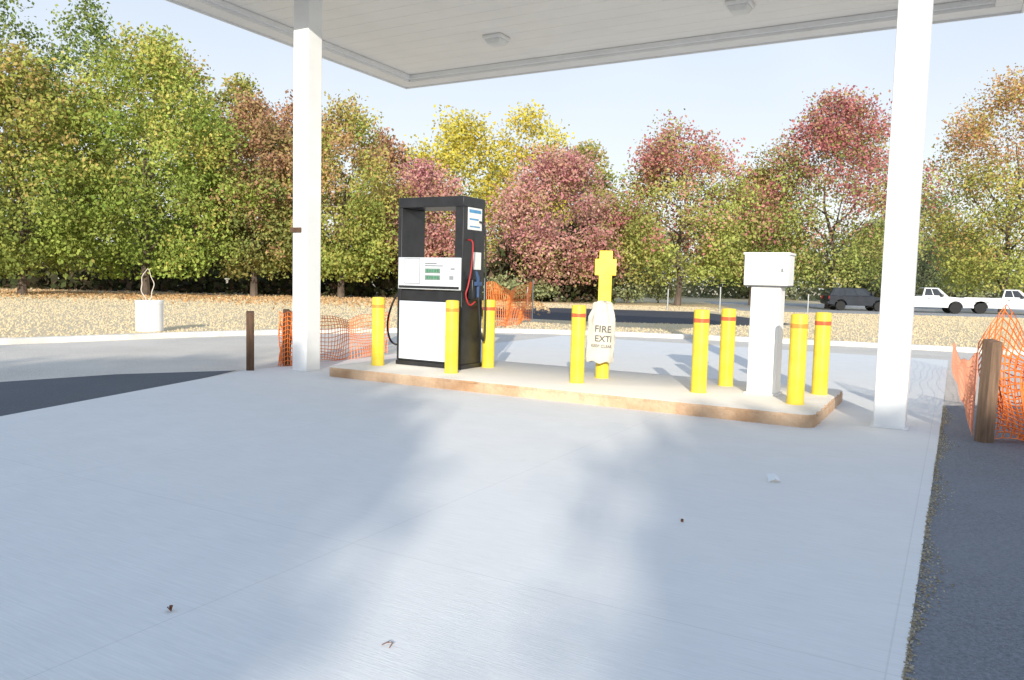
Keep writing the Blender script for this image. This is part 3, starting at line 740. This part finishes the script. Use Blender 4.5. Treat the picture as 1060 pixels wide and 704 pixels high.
# ------------------------------------------------------------------ vehicles
def wheel(par, x, yy, r=.38, wd=.24):
    w_ = empty('wheel', '', ''); del w_['label']; del w_['category']
    w_.parent = par; w_.location = (x, yy, r)
    MB().lathe([(r * .62, -wd / 2), (r * .93, -wd / 2), (r, -wd * .35), (r, wd * .35), (r * .93, wd / 2), (r * .62, wd / 2)], 24, axis='y').build('tyre', MT['tyre'], w_)
    MB().lathe([(r * .61, -wd * .42), (r * .5, -wd * .46), (r * .15, -wd * .5), (r * .15, wd * .5), (r * .5, wd * .46), (r * .61, wd * .42)], 16, axis='y').build('rim', MT['rim'], w_)
def arch(xc, r, z0, n=8): return [(xc + r * math.cos(math.pi * k / n), z0 + r * math.sin(math.pi * k / n)) for k in range(n + 1)]
def vehicle(loc, rz, label, paint, kind):
    t = empty('pickup_truck' if kind == 'pickup' else 'parked_car', label, 'pickup truck' if kind == 'pickup' else 'car', loc, rz, 'vehicles parked beyond the lawn')
    Wd = .96
    if kind == 'pickup':
        xf, xr, L0, L1 = 1.75, -1.75, -2.85, 2.85
        low = [(L0, .5)] + [(x, z) for x, z in reversed(arch(xr, .48, .42))] + [(x, z) for x, z in reversed(arch(xf, .48, .42))] + [(L1, .45), (L1 + .03, .8), (L1 - .02, 1.1), (1.3, 1.2), (-.45, 1.2), (-.45, .82), (L0, .82)]
        g0 = [(1.3, 1.2), (-.45, 1.2)]; g1 = [(.62, 1.82), (-.28, 1.82)]
    else:
        xf, xr, L0, L1 = 1.35, -1.35, -2.2, 2.25
        low = [(L0, .45)] + [(x, z) for x, z in reversed(arch(xr, .43, .38))] + [(x, z) for x, z in reversed(arch(xf, .43, .38))] + [(L1, .4), (L1 + .02, .7), (L1 - .1, .95), (1.05, 1.06), (L0 + .02, 1.08)]
        g0 = [(1.05, 1.06), (L0 + .04, 1.08)]; g1 = [(.35, 1.66), (L0 + .35, 1.68)]
    bd = MB(); bd.sideprism(low, -Wd, Wd)
    a = [(g0[0][0], -Wd + .05, g0[0][1] - .01), (g0[0][0], Wd - .05, g0[0][1] - .01), (g0[1][0], Wd - .05, g0[1][1] - .01), (g0[1][0], -Wd + .05, g0[1][1] - .01)]
    b = [(g1[0][0], -Wd + .2, g1[0][1]), (g1[0][0], Wd - .2, g1[0][1]), (g1[1][0], Wd - .2, g1[1][1]), (g1[1][0], -Wd + .2, g1[1][1])]
    bd.loft(a, b)
    if kind == 'pickup':
        bd.box(-2.85, -.46, -Wd + .001, -Wd + .08, .815, 1.18); bd.box(-2.85, -.46, Wd - .08, Wd - .001, .815, 1.18); bd.box(-2.849, -2.78, -Wd + .08, Wd - .08, .815, 1.18)
    body = bd.build('body', paint, t, bevel=.03)
    A = [Vector(q) for q in a]; B = [Vector(q) for q in b]
    def pane(i, j, s0, s1, r0, r1, name='window'):
        P = [A[i].lerp(A[j], s0).lerp(B[i].lerp(B[j], s0), r0), A[i].lerp(A[j], s1).lerp(B[i].lerp(B[j], s1), r0), A[i].lerp(A[j], s1).lerp(B[i].lerp(B[j], s1), r1), A[i].lerp(A[j], s0).lerp(B[i].lerp(B[j], s0), r1)]
        nr = (P[1] - P[0]).cross(P[3] - P[0]).normalized(); cen = sum(P, Vector()) / 4
        if nr.dot(cen - Vector((0, 0, 1.2))) < 0: nr = -nr
        MB().loft([p_ + nr * .004 for p_ in P], [p_ + nr * .012 for p_ in P]).build(name, MT['glass'], t)
    pane(0, 1, .06, .94, .1, .9, 'windscreen'); pane(2, 3, .08, .92, .15, .88, 'rear_window')
    for i, j in ((3, 0), (2, 1)):
        if kind == 'pickup': pane(i, j, .08, .42, .12, .88); pane(i, j, .46, .84, .12, .88)
        else: pane(i, j, .06, .32, .12, .88); pane(i, j, .35, .6, .12, .88); pane(i, j, .63, .88, .12, .88)
    for x in (xf, xr):
        for sy in (-1, 1): wheel(t, x, sy * (Wd - .13), .40 if kind == 'pickup' else .35)
    for sy in (-1, 1):
        MB().box(L1 - .04, L1 + .045, sy * .62 - .16, sy * .62 + .16, .78, .95).build('headlight', MT['lens'], t, bevel=.02)
        MB().box(L0 - .03, L0 + .03, sy * .85 - .07, sy * .85 + .07, .82, 1.05).build('tail_light', MT['redlamp'], t, bevel=.01)
        MB().box(.72, .90, sy * (Wd + .1) - .08, sy * (Wd + .1) + .08, 1.2, 1.38).build('mirror', MT['black'], t, bevel=.02)
        MB().box(-.1, .08, sy * (Wd + .01) - .012, sy * (Wd + .01) + .012, 1.02, 1.06).build('handle', MT['black'], t)
    MB().box(L1 - .03, L1 + .09, -.9, .9, .42, .62).build('bumper', MT['steel'] if kind == 'pickup' else MT['black'], t, bevel=.02)
    MB().box(L0 - .09, L0 + .03, -.9, .9, .5, .66).build('bumper', MT['steel'] if kind == 'pickup' else MT['black'], t, bevel=.02)
    MB().box(L1 + .02, L1 + .05, -.42, .42, .68, .98).build('grille', MT['black'], t, bevel=.01)
    return t
def vp(px, Y): return ((px - 530) / F_PX * Y, Y, .004)
vehicle(vp(956, 57), R(-14), 'white pickup truck parked just right of the right column', MT['carwhite'], 'pickup')
vehicle(vp(1040, 57.5), R(-24), 'white pickup truck parked at the far right behind the first pickup', MT['carwhite'], 'pickup')
vehicle(vp(884, 58), R(-5), 'dark parked car just left of the right column', MT['cardark'], 'car')

# ------------------------------------------------------------------ marker posts
for px, Y, hh_, lab in ((690, 49, 1.3, 'thin grey marker post beyond the lawn left of the left bollard pair'), (744, 49, 1.5, 'thin grey marker post beyond the lawn between the left bollard pair'), (545, 49, 1.2, 'thin grey marker post beside the distant orange netting'), (835, 48, 1.2, 'thin grey marker post beyond the lawn behind the right bollard pair')):
    q_ = vp(px, Y); mb = MB(); mb.lathe([(.04, -.1), (.04, hh_ - .04), (.03, hh_), (.01, hh_ + .01)], 10)
    o = mb.build('marker_post', MT['galv']); o.location = (q_[0], q_[1], 0); tag(o, lab, 'post', 'marker posts beyond the lawn')

# ------------------------------------------------------------------ light
EL, AZ = R(16), R(3.5)
ld = bpy.data.lights.new('sun', 'SUN'); ld.energy = 5.0; ld.angle = R(.5); ld.color = (1, .95, .84)
so = bpy.data.objects.new('sun', ld); C.objects.link(so)
dv = Vector((math.sin(AZ) * math.cos(EL), math.cos(AZ) * math.cos(EL), -math.sin(EL)))
so.rotation_euler = dv.to_track_quat('-Z', 'Y').to_euler()
wd_ = bpy.data.worlds.new('World'); S.world = wd_; wd_.use_nodes = True
nt = wd_.node_tree; bg = nt.nodes['Background']
sk = nt.nodes.new('ShaderNodeTexSky'); sk.sky_type = 'NISHITA'; sk.sun_disc = False
sk.sun_elevation = EL; sk.sun_rotation = R(180) + AZ; sk.air_density = 1.0; sk.dust_density = 1.0; sk.ozone_density = 1.0
# thin haze over the whole sky, thickest at the horizon
tc = nt.nodes.new('ShaderNodeTexCoord'); sx = nt.nodes.new('ShaderNodeSeparateXYZ'); nt.links.new(tc.outputs['Generated'], sx.inputs[0])
up = ramp(nt, sx.outputs[2], 0.03, .62)
haze = mixc(nt, up, (7.4, 7.5, 7.4), (2.9, 4.1, 6.2))
cl = ramp(nt, noise(nt, tc.outputs['Generated'], 1.6, 4), .55, .85)
haze = mixc(nt, cl, haze, (6.6, 7.0, 7.3))
nt.links.new(mixc(nt, .84, sk.outputs[0], haze), bg.inputs[0]); bg.inputs[1].default_value = .15
S.view_settings.view_transform = 'Standard'; S.view_settings.look = 'None'; S.view_settings.exposure = 0
